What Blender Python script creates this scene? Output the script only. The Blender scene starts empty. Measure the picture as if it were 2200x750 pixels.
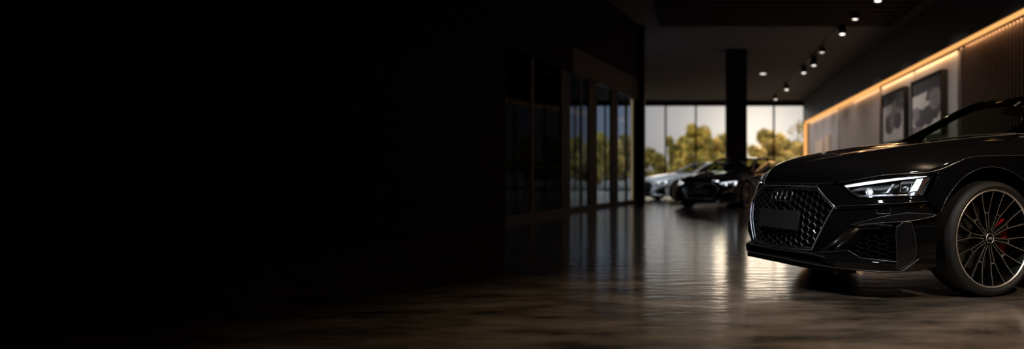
import bpy, bmesh, math, random
from mathutils import Vector, Matrix
from mathutils.geometry import delaunay_2d_cdt
random.seed(7)
SC = bpy.context.scene
COL = SC.collection
R = math.radians

# ------------------------------------------------------------------ materials
def mat(name, col, rough=.5, metal=0., coat=0., noise=.0, nscale=8., rvar=.0, bump=0., bscale=40., spec=.5, emit=None, estr=0., stretch=(1, 1, 1), coat_rough=.03, contrast=1.):
    m = bpy.data.materials.new(name); m.use_nodes = True
    nt = m.node_tree; b = nt.nodes['Principled BSDF']
    b.inputs['Base Color'].default_value = (*col, 1); b.inputs['Roughness'].default_value = rough
    b.inputs['Metallic'].default_value = metal; b.inputs['Coat Weight'].default_value = coat
    b.inputs['Coat Roughness'].default_value = coat_rough; b.inputs['Specular IOR Level'].default_value = spec
    if emit:
        b.inputs['Emission Color'].default_value = (*emit, 1); b.inputs['Emission Strength'].default_value = estr
    tc = nt.nodes.new('ShaderNodeTexCoord'); mp = nt.nodes.new('ShaderNodeMapping')
    mp.inputs['Scale'].default_value = stretch
    nt.links.new(tc.outputs['Object'], mp.inputs['Vector'])
    n = nt.nodes.new('ShaderNodeTexNoise'); n.inputs['Scale'].default_value = nscale; n.inputs['Detail'].default_value = 5
    nt.links.new(mp.outputs['Vector'], n.inputs['Vector'])
    if noise > 0:
        mx = nt.nodes.new('ShaderNodeMix'); mx.data_type = 'RGBA'
        mx.inputs[6].default_value = (*[c * (1 - noise) for c in col], 1)
        mx.inputs[7].default_value = (*[min(1, c * (1 + noise)) for c in col], 1)
        if contrast > 1:
            n.inputs['Detail'].default_value = 9; n.inputs['Roughness'].default_value = .62
            cr = nt.nodes.new('ShaderNodeMapRange'); cr.inputs['From Min'].default_value = .5 - .5 / contrast; cr.inputs['From Max'].default_value = .5 + .5 / contrast
            nt.links.new(n.outputs['Fac'], cr.inputs['Value']); nt.links.new(cr.outputs['Result'], mx.inputs[0])
        else: nt.links.new(n.outputs['Fac'], mx.inputs[0])
        nt.links.new(mx.outputs[2], b.inputs['Base Color'])
    if rvar > 0:
        mr = nt.nodes.new('ShaderNodeMapRange'); mr.inputs['To Min'].default_value = max(0, rough - rvar); mr.inputs['To Max'].default_value = rough + rvar
        mr.inputs['From Min'].default_value = .3; mr.inputs['From Max'].default_value = .7
        nt.links.new(n.outputs['Fac'], mr.inputs['Value']); nt.links.new(mr.outputs['Result'], b.inputs['Roughness'])
    if bump > 0:
        n2 = nt.nodes.new('ShaderNodeTexNoise'); n2.inputs['Scale'].default_value = bscale; n2.inputs['Detail'].default_value = 4
        nt.links.new(mp.outputs['Vector'], n2.inputs['Vector'])
        bp = nt.nodes.new('ShaderNodeBump'); bp.inputs['Strength'].default_value = bump; bp.inputs['Distance'].default_value = .01
        nt.links.new(n2.outputs['Fac'], bp.inputs['Height']); nt.links.new(bp.outputs['Normal'], b.inputs['Normal'])
        if coat: nt.links.new(bp.outputs['Normal'], b.inputs['Coat Normal'])
    return m

def glass(name, tint, ior=1.5, rough=0., graze=1.):
    m = bpy.data.materials.new(name); m.use_nodes = True
    nt = m.node_tree; nt.nodes.clear()
    o = nt.nodes.new('ShaderNodeOutputMaterial'); mx = nt.nodes.new('ShaderNodeMixShader')
    t = nt.nodes.new('ShaderNodeBsdfTransparent'); t.inputs[0].default_value = (*tint, 1)
    g = nt.nodes.new('ShaderNodeBsdfGlossy'); g.inputs['Roughness'].default_value = rough
    lw = nt.nodes.new('ShaderNodeLayerWeight'); lw.inputs[0].default_value = .5
    pw = nt.nodes.new('ShaderNodeMath'); pw.operation = 'POWER'; pw.inputs[1].default_value = 5
    f = nt.nodes.new('ShaderNodeMapRange'); f.inputs['To Min'].default_value = ((ior - 1) / (ior + 1)) ** 2; f.inputs['To Max'].default_value = graze
    nt.links.new(lw.outputs['Facing'], pw.inputs[0]); nt.links.new(pw.outputs[0], f.inputs['Value'])
    n = nt.nodes.new('ShaderNodeTexNoise'); n.inputs['Scale'].default_value = .8
    bp = nt.nodes.new('ShaderNodeBump'); bp.inputs['Strength'].default_value = .004
    nt.links.new(n.outputs['Fac'], bp.inputs['Height']); nt.links.new(bp.outputs['Normal'], g.inputs['Normal'])
    nt.links.new(f.outputs[0], mx.inputs[0]); nt.links.new(t.outputs[0], mx.inputs[1]); nt.links.new(g.outputs[0], mx.inputs[2])
    nt.links.new(mx.outputs[0], o.inputs[0])
    return m

def emis(name, col, s):
    m = bpy.data.materials.new(name); m.use_nodes = True
    nt = m.node_tree; nt.nodes.clear()
    o = nt.nodes.new('ShaderNodeOutputMaterial'); e = nt.nodes.new('ShaderNodeEmission')
    e.inputs[0].default_value = (*col, 1); e.inputs[1].default_value = s
    nt.links.new(e.outputs[0], o.inputs[0])
    return m

M = {}
M['paint'] = mat('black_car_paint', (.0035, .0035, .004), .42, 0, 1., noise=.2, nscale=60, coat_rough=.03, spec=0.)
M['white_paint'] = mat('silver_car_paint', (.72, .74, .77), .3, .1, 1., noise=.06, nscale=60)
M['trim'] = mat('gloss_black_plastic', (.006, .006, .007), .16, 0, .5, rvar=.04, nscale=30)
M['edge'] = mat('edge_highlight', (.07, .07, .074), .28, .5, .3, noise=.1, nscale=40, spec=.9)  # paler than the body paint, so edges carry drawn-in highlight lines
M['plastic'] = mat('matt_black_plastic', (.008, .008, .008), .55, 0, 0, noise=.2, nscale=80, bump=.1, bscale=300)
M['mesh'] = mat('honeycomb_plastic', (.014, .014, .015), .34, .2, .2, rvar=.08, nscale=25)
M['frame_metal'] = mat('brushed_grille_frame', (.70, .74, .80), .32, 1, 0, rvar=.04, nscale=20)
M['dchrome'] = mat('dark_chrome', (.34, .36, .40), .30, 1, 0, rvar=.04, nscale=20)
M['chrome'] = mat('bright_chrome', (.75, .75, .77), .1, 1, 0, rvar=.03, nscale=20)
M['alloy'] = mat('machined_alloy', (.95, .90, .86), .42, 1, 0, rvar=.08, nscale=90)
M['rimblack'] = mat('black_alloy', (.003, .003, .0032), .5, 0, 0, rvar=.06, nscale=30, spec=.15)
M['rubber'] = mat('tyre_rubber', (.0065, .006, .0058), .62, 0, 0, noise=.35, nscale=60, bump=.25, bscale=180)
M['disc'] = mat('brake_steel', (.22, .21, .2), .38, 1, 0, rvar=.1, nscale=50)
M['caliper'] = mat('red_caliper', (.45, .012, .02), .3, 0, .6, noise=.1, nscale=30)
M['plate'] = mat('plate_grey', (.016, .016, .0165), .6, 0, 0, noise=.08, nscale=30)
M['under'] = mat('underbody_black', (.004, .004, .004), .8, 0, 0, noise=.3, nscale=10, spec=.2)
M['interior'] = mat('cabin_black', (.010, .010, .011), .6, 0, 0, noise=.2, nscale=50, bump=.1, bscale=200)
M['amber'] = mat('side_marker', (.06, .035, .028), .18, 0, .8, noise=.2, nscale=40)
M['red_lens'] = mat('red_lens', (.10, .004, .006), .12, 0, .8, noise=.15, nscale=30)
M['refl'] = mat('lamp_reflector', (.45, .45, .47), .25, 1, 0, rvar=.08, nscale=30)
M['carglass'] = glass('car_glass', (.76, .82, .76), 1.45)
M['lens'] = glass('headlight_glass', (.92, .94, .95), 1.4)
M['drl'] = emis('running_light', (.90, .95, 1.), 2.6)
M['proj'] = emis('projector_light', (.92, .97, 1.), 9.)
M['floor'] = mat('polished_concrete', (.105, .088, .072), .30, 0, 1., noise=.85, nscale=2.4, rvar=.06, bump=.28, bscale=5.5, stretch=(.7, 1.6, 1), spec=.6, coat_rough=.13, contrast=3.)
M['floor'].node_tree.nodes['Principled BSDF'].inputs['Coat IOR'].default_value = 2.3
M['ceil'] = mat('dark_ceiling', (.26, .26, .28), .6, 0, 0, noise=.1, nscale=4, spec=0.)
M['slatc'] = mat('ceiling_slats', (.10, .095, .095), .5, 0, 0, noise=.2, nscale=6, spec=0.)
M['char'] = mat('charcoal_wall', (.11, .11, .13), .5, 0, 0, noise=.12, nscale=2)
M['panel_pale'] = mat('pale_wall_panel', (.50, .48, .50), .42, 0, 0, noise=.06, nscale=2)
M['panel_brown'] = mat('taupe_wall_panel', (.30, .255, .25), .45, 0, 0, noise=.08, nscale=2, stretch=(1, 1, .1))
M['panel_mauve'] = mat('mauve_wall_panel', (.50, .47, .50), .35, 0, 0, noise=.06, nscale=2)
M['wood'] = mat('walnut_slats', (.085, .048, .034), .5, 0, 0, noise=.35, nscale=9, stretch=(6, 6, .4))
M['woodback'] = mat('slat_backing', (.022, .016, .014), .8, 0, 0, noise=.2, nscale=9)
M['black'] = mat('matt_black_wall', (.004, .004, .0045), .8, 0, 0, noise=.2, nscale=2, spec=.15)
M['col'] = mat('black_column', (.010, .010, .012), .6, 0, 0, noise=.2, nscale=4, spec=.3)
M['mull'] = mat('window_frame_metal', (.010, .011, .013), .6, 0., 0, noise=.1, nscale=20)
M['fascia'] = mat('grey_fascia', (.018, .022, .032), .6, 0, 0, noise=.12, nscale=3)
M['led'] = emis('warm_led', (1., .45, .135), 1.25)
M['led_reflection'] = emis('warm_reflection', (1., .55, .25), .55)
M['lampface'] = emis('lamp_face', (1., .93, .82), 3.)
M['fixture'] = mat('fixture_black', (.006, .006, .006), .45, 0, 0, noise=.1, nscale=30)
M['bracket'] = mat('fixture_grey', (.25, .24, .23), .4, .6, 0, noise=.1, nscale=30)
M['pane'] = glass('window_glass', (.97, .97, .97), 1.45)
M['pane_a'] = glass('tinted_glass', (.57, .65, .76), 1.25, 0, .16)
M['pane_b'] = glass('fade_tinted_glass', (.36, .41, .48), 1.2, 0, .10)  # this and the next are tinted darker to imitate the leftward fade
M['pane_c'] = glass('fade_dark_glass', (.09, .09, .10), 1.08, 0, .02)
M['frame'] = mat('picture_frame_black', (.006, .006, .007), .4, 0, 0, noise=.1, nscale=30)
M['pr_bg'] = mat('print_pale', (.66, .63, .64), .55, 0, 0, noise=.18, nscale=1.5)
M['pr_dk'] = mat('print_charcoal', (.085, .08, .095), .5, 0, 0, noise=.3, nscale=3)
M['pr_md'] = mat('print_grey', (.26, .24, .26), .5, 0, 0, noise=.35, nscale=3)
M['pr_top'] = mat('print_dark_grey', (.07, .068, .078), .5, 0, 0, noise=.2, nscale=2)  # dark band across the top of the print
M['board'] = mat('cream_reflection', (.80, .62, .50), .5, 0, 0, noise=.05, nscale=3)
M['bark'] = mat('tree_bark', (.05, .035, .022), .9, 0, 0, noise=.3, nscale=8)
M['grass'] = mat('grass_ground', (.05, .05, .035), .9, 0, 0, noise=.4, nscale=2)

def leafmat(name, c1, c2):
    m = bpy.data.materials.new(name); m.use_nodes = True
    nt = m.node_tree; nt.nodes.clear()
    o = nt.nodes.new('ShaderNodeOutputMaterial'); mx = nt.nodes.new('ShaderNodeMixShader'); mx.inputs[0].default_value = .68
    d = nt.nodes.new('ShaderNodeBsdfDiffuse'); t = nt.nodes.new('ShaderNodeBsdfTranslucent')
    tc = nt.nodes.new('ShaderNodeTexCoord'); n = nt.nodes.new('ShaderNodeTexNoise'); n.inputs['Scale'].default_value = 1.3
    c = nt.nodes.new('ShaderNodeMix'); c.data_type = 'RGBA'; c.inputs[6].default_value = (*c1, 1); c.inputs[7].default_value = (*c2, 1)
    r = nt.nodes.new('ShaderNodeMapRange'); r.inputs['From Min'].default_value = .38; r.inputs['From Max'].default_value = .62
    nt.links.new(tc.outputs['Object'], n.inputs['Vector']); nt.links.new(n.outputs['Fac'], r.inputs['Value']); nt.links.new(r.outputs['Result'], c.inputs[0])
    nt.links.new(c.outputs[2], d.inputs[0]); nt.links.new(c.outputs[2], t.inputs[0])
    nt.links.new(d.outputs[0], mx.inputs[1]); nt.links.new(t.outputs[0], mx.inputs[2]); nt.links.new(mx.outputs[0], o.inputs[0])
    return m
M['leaf_g'] = leafmat('leaves_green', (.15, .155, .05), (.58, .46, .13))
M['leaf_y'] = leafmat('leaves_gold', (.28, .23, .08), (.66, .50, .17))
M['leaf_d'] = leafmat('leaves_dark', (.09, .095, .035), (.34, .29, .09))

# ------------------------------------------------------------------ mesh helpers
class MB:
    def __init__(s): s.v = []; s.f = []; s.mi = []; s.sm = []
    def add(s, vs, fs, mi=0, sm=False):
        o = len(s.v); s.v += [tuple(p) for p in vs]
        for q in fs: s.f.append(tuple(o + i for i in q)); s.mi.append(mi); s.sm.append(sm)
        return s
    def box(s, x0, x1, y0, y1, z0, z1, mi=0):
        vs = [(x, y, z) for z in (z0, z1) for y in (y0, y1) for x in (x0, x1)]
        return s.add(vs, [(0, 2, 3, 1), (4, 5, 7, 6), (0, 1, 5, 4), (2, 6, 7, 3), (0, 4, 6, 2), (1, 3, 7, 5)], mi)
    def prism(s, pts, axis_fn, d0, d1, mi=0):
        n = len(pts); vs = [axis_fn(p, d0) for p in pts] + [axis_fn(p, d1) for p in pts]
        fs = [tuple(range(n))[::-1], tuple(range(n, 2 * n))] + [(i, (i + 1) % n, n + (i + 1) % n, n + i) for i in range(n)]
        return s.add(vs, fs, mi)
    def grid(s, rows, mi=0, sm=True, close=False):
        nr = len(rows); nc = len(rows[0]); vs = [p for r in rows for p in r]
        fs = []
        for i in range(nr - 1):
            for j in range(nc if close else nc - 1):
                k = (j + 1) % nc
                fs.append((i * nc + j, i * nc + k, (i + 1) * nc + k, (i + 1) * nc + j))
        return s.add(vs, fs, mi, sm)
    def tube(s, path, r, n=8, closed=False, mi=0):
        path = [Vector(p) for p in path]; rows = []; m = len(path); up = None
        for i, p in enumerate(path):
            if closed: t = path[(i + 1) % m] - path[i - 1]
            else: t = path[min(i + 1, m - 1)] - path[max(i - 1, 0)]
            t.normalize()
            if up is None: up = Vector((0, 0, 1)) if abs(t.z) < .9 else Vector((1, 0, 0))
            a = t.cross(up).normalized(); b = a.cross(t).normalized(); up = b
            rr = r(i / (m - 1)) if callable(r) else r
            rows.append([p + a * (rr * math.cos(2 * math.pi * k / n)) + b * (rr * math.sin(2 * math.pi * k / n)) for k in range(n)])
        if closed: rows.append(rows[0])
        s.grid(rows, mi, True, True)
        if not closed:
            for rw in (rows[0][::-1], rows[-1]): s.add(rw, [tuple(range(n))], mi)
        return s
    def lathe(s, prof, n=48, axis='y', mi=0, sm=True):   # prof: (r, h)
        rows = []
        for k in range(n + 1):
            a = 2 * math.pi * k / n; c, q = math.cos(a), math.sin(a)
            rows.append([(r * c, h, r * q) if axis == 'y' else (r * c, r * q, h) for r, h in prof])
        return s.grid(rows, mi, sm)
    def build(s, name, mats, parent=None, weld=0., recalc=True, sy=1):
        me = bpy.data.meshes.new(name)
        vs = s.v if sy == 1 else [(x, -y, z) for x, y, z in s.v]
        me.from_pydata(vs, [], s.f)
        for m in (mats if isinstance(mats, (list, tuple)) else [mats]): me.materials.append(m)
        me.polygons.foreach_set('material_index', s.mi); me.polygons.foreach_set('use_smooth', s.sm)
        bm = bmesh.new(); bm.from_mesh(me)
        if weld: bmesh.ops.remove_doubles(bm, verts=bm.verts, dist=weld)
        if recalc and not hasattr(s, 'nrm'): bmesh.ops.recalc_face_normals(bm, faces=bm.faces)
        bm.to_mesh(me); bm.free(); me.update()
        if hasattr(s, 'nrm'):
            cn = [Vector((0, 0, 0))] * len(me.vertices)
            for i, q in enumerate(s.nrm):
                q = Vector((q.x, q.y * sy, q.z))
                if q.dot(me.vertices[i].normal) < 0: q = -q
                cn[i] = q
            me.normals_split_custom_set_from_vertices(cn)
        o = bpy.data.objects.new(name, me); COL.objects.link(o)
        if parent: o.parent = parent
        return o

def tag(o, label, cat, group=None):
    o['label'] = label; o['category'] = cat
    if group: o['group'] = group
    return o
def struct(o): o['kind'] = 'structure'; return o
def empty(name, loc=(0, 0, 0), rz=0., parent=None):
    o = bpy.data.objects.new(name, None); COL.objects.link(o); o.location = loc; o.rotation_euler = (0, 0, rz)
    o.empty_display_size = .1
    if parent: o.parent = parent
    return o
KIDS = {}
def copy_tree(o, parent=None, swap=None):
    c = o.copy(); COL.objects.link(c)
    if parent is not None: c.parent = parent
    if swap and o.type == 'MESH':
        for i, sl in enumerate(o.material_slots):
            if sl.material in swap:
                c.material_slots[i].link = 'OBJECT'; c.material_slots[i].material = swap[sl.material]
    for ch in list(o.children): copy_tree(ch, c, swap)
    return c

# ------------------------------------------------------------------ interpolation
def herm(xs, ys, x):
    n = len(xs)
    if x <= xs[0]: i = 0
    elif x >= xs[-1]: i = n - 2
    else:
        i = 0
        while xs[i + 1] < x: i += 1
    def tan(k):
        if k == 0: return (ys[1] - ys[0]) / (xs[1] - xs[0])
        if k == n - 1: return (ys[-1] - ys[-2]) / (xs[-1] - xs[-2])
        d0 = (ys[k] - ys[k - 1]) / (xs[k] - xs[k - 1]); d1 = (ys[k + 1] - ys[k]) / (xs[k + 1] - xs[k])
        h0 = xs[k] - xs[k - 1]; h1 = xs[k + 1] - xs[k]
        return (d0 * h1 + d1 * h0) / (h0 + h1)
    h = xs[i + 1] - xs[i]; t = (x - xs[i]) / h
    if t < 0: return ys[0] + tan(0) * (x - xs[0])
    if t > 1: return ys[-1] + tan(n - 1) * (x - xs[-1])
    m0 = tan(i) * h; m1 = tan(i + 1) * h
    return (2 * t**3 - 3 * t * t + 1) * ys[i] + (t**3 - 2 * t * t + t) * m0 + (-2 * t**3 + 3 * t * t) * ys[i + 1] + (t**3 - t * t) * m1
def spline(pts, m):
    n = len(pts); ks = list(range(n)); cs = list(zip(*pts))
    return [tuple(herm(ks, c, (n - 1) * i / (m - 1)) for c in cs) for i in range(m)]
def net(ctrl, nr, nc):
    rows = [spline(r, nc) for r in ctrl]
    cols = [spline([rows[i][j] for i in range(len(rows))], nr) for j in range(nc)]
    return [[cols[j][i] for j in range(nc)] for i in range(nr)]
def coons(c0, c1, d0, d1, bulge=None):   # c0,c1 along s (bottom, top); d0,d1 along t
    n = len(c0); m = len(d0); out = []
    for j in range(m):
        t = j / (m - 1); row = []
        for i in range(n):
            s = i / (n - 1)
            p = [(1 - t) * c0[i][k] + t * c1[i][k] + (1 - s) * d0[j][k] + s * d1[j][k]
                 - ((1 - s) * (1 - t) * c0[0][k] + s * (1 - t) * c0[-1][k] + (1 - s) * t * c1[0][k] + s * t * c1[-1][k]) for k in range(3)]
            if bulge:
                w = 16 * s * (1 - s) * t * (1 - t)
                p = [p[k] + bulge[k] * w for k in range(3)]
            row.append(tuple(p))
        out.append(row)
    return out
def ss(x): x = max(0., min(1., x)); return x * x * (3 - 2 * x)

# ------------------------------------------------------------------ front fascia surface: arc length a from the centre line, height z
AK = [0, .18, .36, .55, .76, .94, 1.15]
ZL = [.10, .16, .26, .40, .53, .66, .74]
LV = [[0, .18, .36, .55, .72, .82, .87], [0, .18, .36, .55, .72, .825, .88], [0, .18, .36, .55, .72, .83, .90], [0, .18, .36, .54, .705, .82, .905],
      [0, .18, .355, .525, .70, .815, .893], [0, .18, .345, .51, .665, .78, .872], [0, .18, .335, .49, .64, .765, .865]]
LU = [[.90, .893, .865, .81, .70, .575, .38], [.915, .908, .88, .83, .715, .595, .39], [.92, .913, .885, .84, .725, .605, .41], [.908, .902, .88, .835, .73, .615, .41],
      [.890, .880, .860, .808, .70, .58, .38], [.845, .838, .815, .765, .665, .545, .385], [.80, .795, .775, .73, .635, .525, .375]]
def S0(a, z):
    s = 1
    if a < 0: s = -1; a = -a
    us = [herm(AK, l, a) for l in LU]; vs = [herm(AK, l, a) for l in LV]
    return Vector((herm(ZL, us, z), s * herm(ZL, vs, z), z))
def SN(a, z):
    e = .004
    n = (S0(a + e, z) - S0(a - e, z)).cross(S0(a, z + e) - S0(a, z - e)).normalized()
    return n if n.x * 1. + n.y * (1 if a > 0 else -1) * .5 > 0 else -n
def SO(a, z, off=0.): return S0(a, z) + SN(a, z) * off

def pip(p, poly):
    x, y = p; c = False; n = len(poly)
    for i in range(n):
        x1, y1 = poly[i]; x2, y2 = poly[i - 1]
        if (y1 > y) != (y2 > y) and x < (x2 - x1) * (y - y1) / (y2 - y1) + x1: c = not c
    return c
def dseg(p, a, b):
    ax, ay = a; bx, by = b; dx, dy = bx - ax, by - ay; l = dx * dx + dy * dy
    t = 0 if l == 0 else max(0, min(1, ((p[0] - ax) * dx + (p[1] - ay) * dy) / l))
    return math.hypot(p[0] - ax - t * dx, p[1] - ay - t * dy)
def dpoly(p, poly): return min(dseg(p, poly[i - 1], poly[i]) for i in range(len(poly)))
def resample(poly, r, closed=True):
    out = []; n = len(poly)
    for i in range(n if closed else n - 1):
        a = poly[i]; b = poly[(i + 1) % n]; k = max(1, int(math.ceil(math.hypot(b[0] - a[0], b[1] - a[1]) / r)))
        out += [(a[0] + (b[0] - a[0]) * j / k, a[1] + (b[1] - a[1]) * j / k) for j in range(k)]
    if not closed: out.append(poly[-1])
    return out
def bead(mb, pts, fn, r=.0022, off=0., closed=True, mi=1):
    mb.tube([fn(p[0], p[1], off) for p in resample(pts, .015, closed)], r, 6, closed, mi); return mb
def skin(outline, fn, holes=(), lines=(), res=.014, rim=.012, edge=0, both=False):
    """Triangulated panel over the parameter polygon, mapped by fn(a,z,off), with its edges turned inwards by rim."""
    loops = [resample(outline, res)] + [resample(h, res) for h in holes]
    pts = []; edges = []
    for lp in loops:
        o = len(pts); pts += lp; edges += [(o + i, o + (i + 1) % len(lp)) for i in range(len(lp))]
    for ln in lines:
        l2 = resample(ln, res, False); o = len(pts); pts += l2; edges += [(o + i, o + i + 1) for i in range(len(l2) - 1)]
    inside = lambda p: pip(p, outline) and not any(pip(p, h) for h in holes)
    dist = lambda p: min([dpoly(p, outline)] + [dpoly(p, h) for h in holes])
    xs = [p[0] for p in outline]; ys = [p[1] for p in outline]
    y = min(ys); k = 0
    while y < max(ys):
        x = min(xs) + (res * .5 if k % 2 else 0)
        while x < max(xs):
            p = (x, y)
            if inside(p) and dist(p) > res * .5 and not any(dseg(p, l[i], l[i + 1]) < res * .45 for l in lines for i in range(len(l) - 1)): pts.append(p)
            x += res
        y += res * .87; k += 1
    vc, ed, fc, ov, oe, of = delaunay_2d_cdt([Vector(p) for p in pts], edges, [], 0, 1e-6)
    P2 = [(v.x, v.y) for v in vc]
    tris = []
    for t in fc:
        c = (sum(P2[i][0] for i in t) / 3, sum(P2[i][1] for i in t) / 3)
        if inside(c): tris.append(tuple(t))
    mb = MB(); e = .0025
    front = [fn(p[0], p[1], 0.) for p in P2]
    nrm = []
    for p in P2:
        q = (Vector(fn(p[0] + e, p[1], 0.)) - Vector(fn(p[0] - e, p[1], 0.))).cross(Vector(fn(p[0], p[1] + e, 0.)) - Vector(fn(p[0], p[1] - e, 0.)))
        nrm.append(q.normalized() if q.length > 1e-12 else Vector((0, 0, 1)))
    mb.add(front, tris, 0, True); mb.nrm = nrm
    cnt = set((t[i], t[(i + 1) % 3]) for t in tris for i in range(3))
    if rim:
        for (i, j) in list(cnt):
            if (j, i) in cnt: continue
            bk = [fn(P2[q][0], P2[q][1], -rim) for q in (i, j)]
            ch = [Vector(front[q]) * .88 + Vector(b) * .12 for q, b in zip((i, j), bk)]
            mb.add([front[j], front[i], bk[0], bk[1]], [(0, 1, 2, 3)], 0, False)
        if both: mb.add([fn(p[0], p[1], -rim) for p in P2], [t[::-1] for t in tris], 0, True)
    return mb

def clip(poly, cl):
    area = sum(cl[i - 1][0] * cl[i][1] - cl[i][0] * cl[i - 1][1] for i in range(len(cl)))
    if area < 0: cl = cl[::-1]
    out = poly
    for i in range(len(cl)):
        a = cl[i - 1]; b = cl[i]; inp = out; out = []
        side = lambda p: (b[0] - a[0]) * (p[1] - a[1]) - (b[1] - a[1]) * (p[0] - a[0])
        for j in range(len(inp)):
            p = inp[j - 1]; q = inp[j]; sp, sq = side(p), side(q)
            if (sp >= 0) != (sq >= 0):
                t = sp / (sp - sq); out.append((p[0] + (q[0] - p[0]) * t, p[1] + (q[1] - p[1]) * t))
            if sq >= 0: out.append(q)
        if not out: return []
    return out
def honey(outline, cw, ch, wall, off, depth, fn=SO):
    mb = MB(); xs = [p[0] for p in outline]; ys = [p[1] for p in outline]
    cx0 = (min(xs) + max(xs)) / 2; cy0 = (min(ys) + max(ys)) / 2
    N = int((max(xs) - min(xs)) / cw) + 3; K = int((max(ys) - min(ys)) / ch) + 3
    for i in range(-N, N + 1):
        for j in range(-K, K + 1):
            cx = cx0 + i * .75 * cw; cy = cy0 + j * ch + (ch / 2 if i % 2 else 0)
            hx = [(cx + cw * .5 * x, cy + ch * .5 * y) for x, y in ((1, 0), (.5, 1), (-.5, 1), (-1, 0), (-.5, -1), (.5, -1))]
            c = clip(hx, outline)
            if len(c) < 3: continue
            ar = abs(sum(c[k - 1][0] * c[k][1] - c[k][0] * c[k - 1][1] for k in range(len(c)))) / 2
            if ar < .12 * cw * ch: continue
            gx = sum(p[0] for p in c) / len(c); gy = sum(p[1] for p in c) / len(c)
            inn = []
            for p in c:
                l = math.hypot(p[0] - gx, p[1] - gy); k = max(.2, 1 - wall / max(l, 1e-5)); inn.append((gx + (p[0] - gx) * k, gy + (p[1] - gy) * k))
            n = len(c)
            vs = [fn(p[0], p[1], off) for p in c] + [fn(p[0], p[1], off + .004) for p in inn] + [fn(p[0], p[1], off - depth) for p in inn]
            fs = [(k, (k + 1) % n, n + (k + 1) % n, n + k) for k in range(n)] + [(n + k, n + (k + 1) % n, 2 * n + (k + 1) % n, 2 * n + k) for k in range(n)]
            mb.add(vs, fs)
    return mb

# ------------------------------------------------------------------ car
def bumper_disp(a, z):
    d = 0.
    a = abs(a)
    if a > .50:
        zc = herm([.5244, .8326, 1.06, 1.17], [.5198, .5391, .5556, .56], a)
        w = ss((a - .50) / .05)
        t = zc - z
        if t > 0: d -= .020 * w * ss(t / .010) * (1 - ss((t - .03) / .12))
        else: d += .004 * w * (1 - ss(-t / .03))
    # scooped face between the grille side and the corner intake
    (x0, y0), (x1, y1) = (.422, .2532), (.6496, .4091)
    l = math.hypot(x1 - x0, y1 - y0); sd = ((a - x0) * (y1 - y0) - (z - y0) * (x1 - x0)) / l
    if sd > 0 and z > .20: d -= .034 * ss(sd / .05) * ss((z - .215) / .03) * (1 - ss((z - .40) / .03)) * (1 - ss((a - .88) / .05))
    # sill under the intake stands proud
    d += .014 * ss((a - .40) / .1) * (1 - ss((z - .215) / .02))
    return d
def BS(a, z, off=0.): return SO(a, z, bumper_disp(a, z) + off)
T_, G_, B_ = (.3534, .6265), (.5244, .5198), (.3605, .2563)
GRILLE = [(0, .634), (.18, .632), T_, G_, B_, (.18, .250), (0, .248), (-.18, .250), (-.3605, .2563), (-.5244, .5198), (-.3534, .6265), (-.18, .632)]
INTAKE = [(.609, .2697), (.7611, .3994), (.9304, .4111), (.914, .2218), (.6872, .2315)]
LAMP = [(.5387, .6475), (.6776, .6697), (.80, .685), (.9068, .6966), (1.03, .7045), (1.1317, .7071), (1.095, .65), (1.0575, .592), (.95, .586), (.80, .579), (.669, .5736), (.60, .612)]
def inset(poly, d):
    n = len(poly); out = []
    ar = sum(poly[i - 1][0] * poly[i][1] - poly[i][0] * poly[i - 1][1] for i in range(n)); sg = 1 if ar > 0 else -1
    for i in range(n):
        a, b, c = poly[i - 1], poly[i], poly[(i + 1) % n]
        n1 = Vector((-(b[1] - a[1]), b[0] - a[0])).normalized() * sg; n2 = Vector((-(c[1] - b[1]), c[0] - b[0])).normalized() * sg
        m = (n1 + n2); m = m / max(.35, m.length_squared / 2) if m.length > 1e-6 else n1
        out.append((b[0] + m.x * d, b[1] + m.y * d))
    return out
_VT = []
for _i in range(-10, 240):
    _w = _t = 0.
    for _k in range(-8, 9):
        _g = math.exp(-(_k / 4.) ** 2); _w += _g
        _t += _g * herm([.10, .17, .25, .40, .55, .70, .80, .84, .90, .95, 1.0], [.83, .855, .882, .902, .908, .895, .877, .866, .825, .785, .74], min(1.05, max(.05, (_i + _k) * .005)))
    _VT.append(_t / _w)
def Vz(u, z):
    q = z / .005 + 10; i = max(1, min(len(_VT) - 3, int(q))); t = q - i
    p0, p1, p2, p3 = _VT[i - 1:i + 3]
    v = p1 + .5 * t * (p2 - p0 + t * (2 * p0 - 5 * p1 + 4 * p2 - p3 + t * (3 * (p1 - p2) + p3 - p0)))
    g = herm([-3.9, -3.5, -2.8, -1.5, -.6, 0, .25, .45], [.90, .945, .995, .995, .99, 1., .995, .975], u)
    for cx in (0., -2.77):
        r = math.hypot(u - cx, z - .335)
        v += .012 * math.exp(-((max(r, .36) - .39) / .10) ** 2) * (1 if z > .2 else .3)
    return v * g
def VS(u, z, off=0.):
    return Vector((u, Vz(u, z) + off, z))
def arch(cx, a0, a1, r=.415, n=28): return [(cx + r * math.cos(R(a0 + (a1 - a0) * i / n)), .335 + r * math.sin(R(a0 + (a1 - a0) * i / n))) for i in range(n + 1)]

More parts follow.
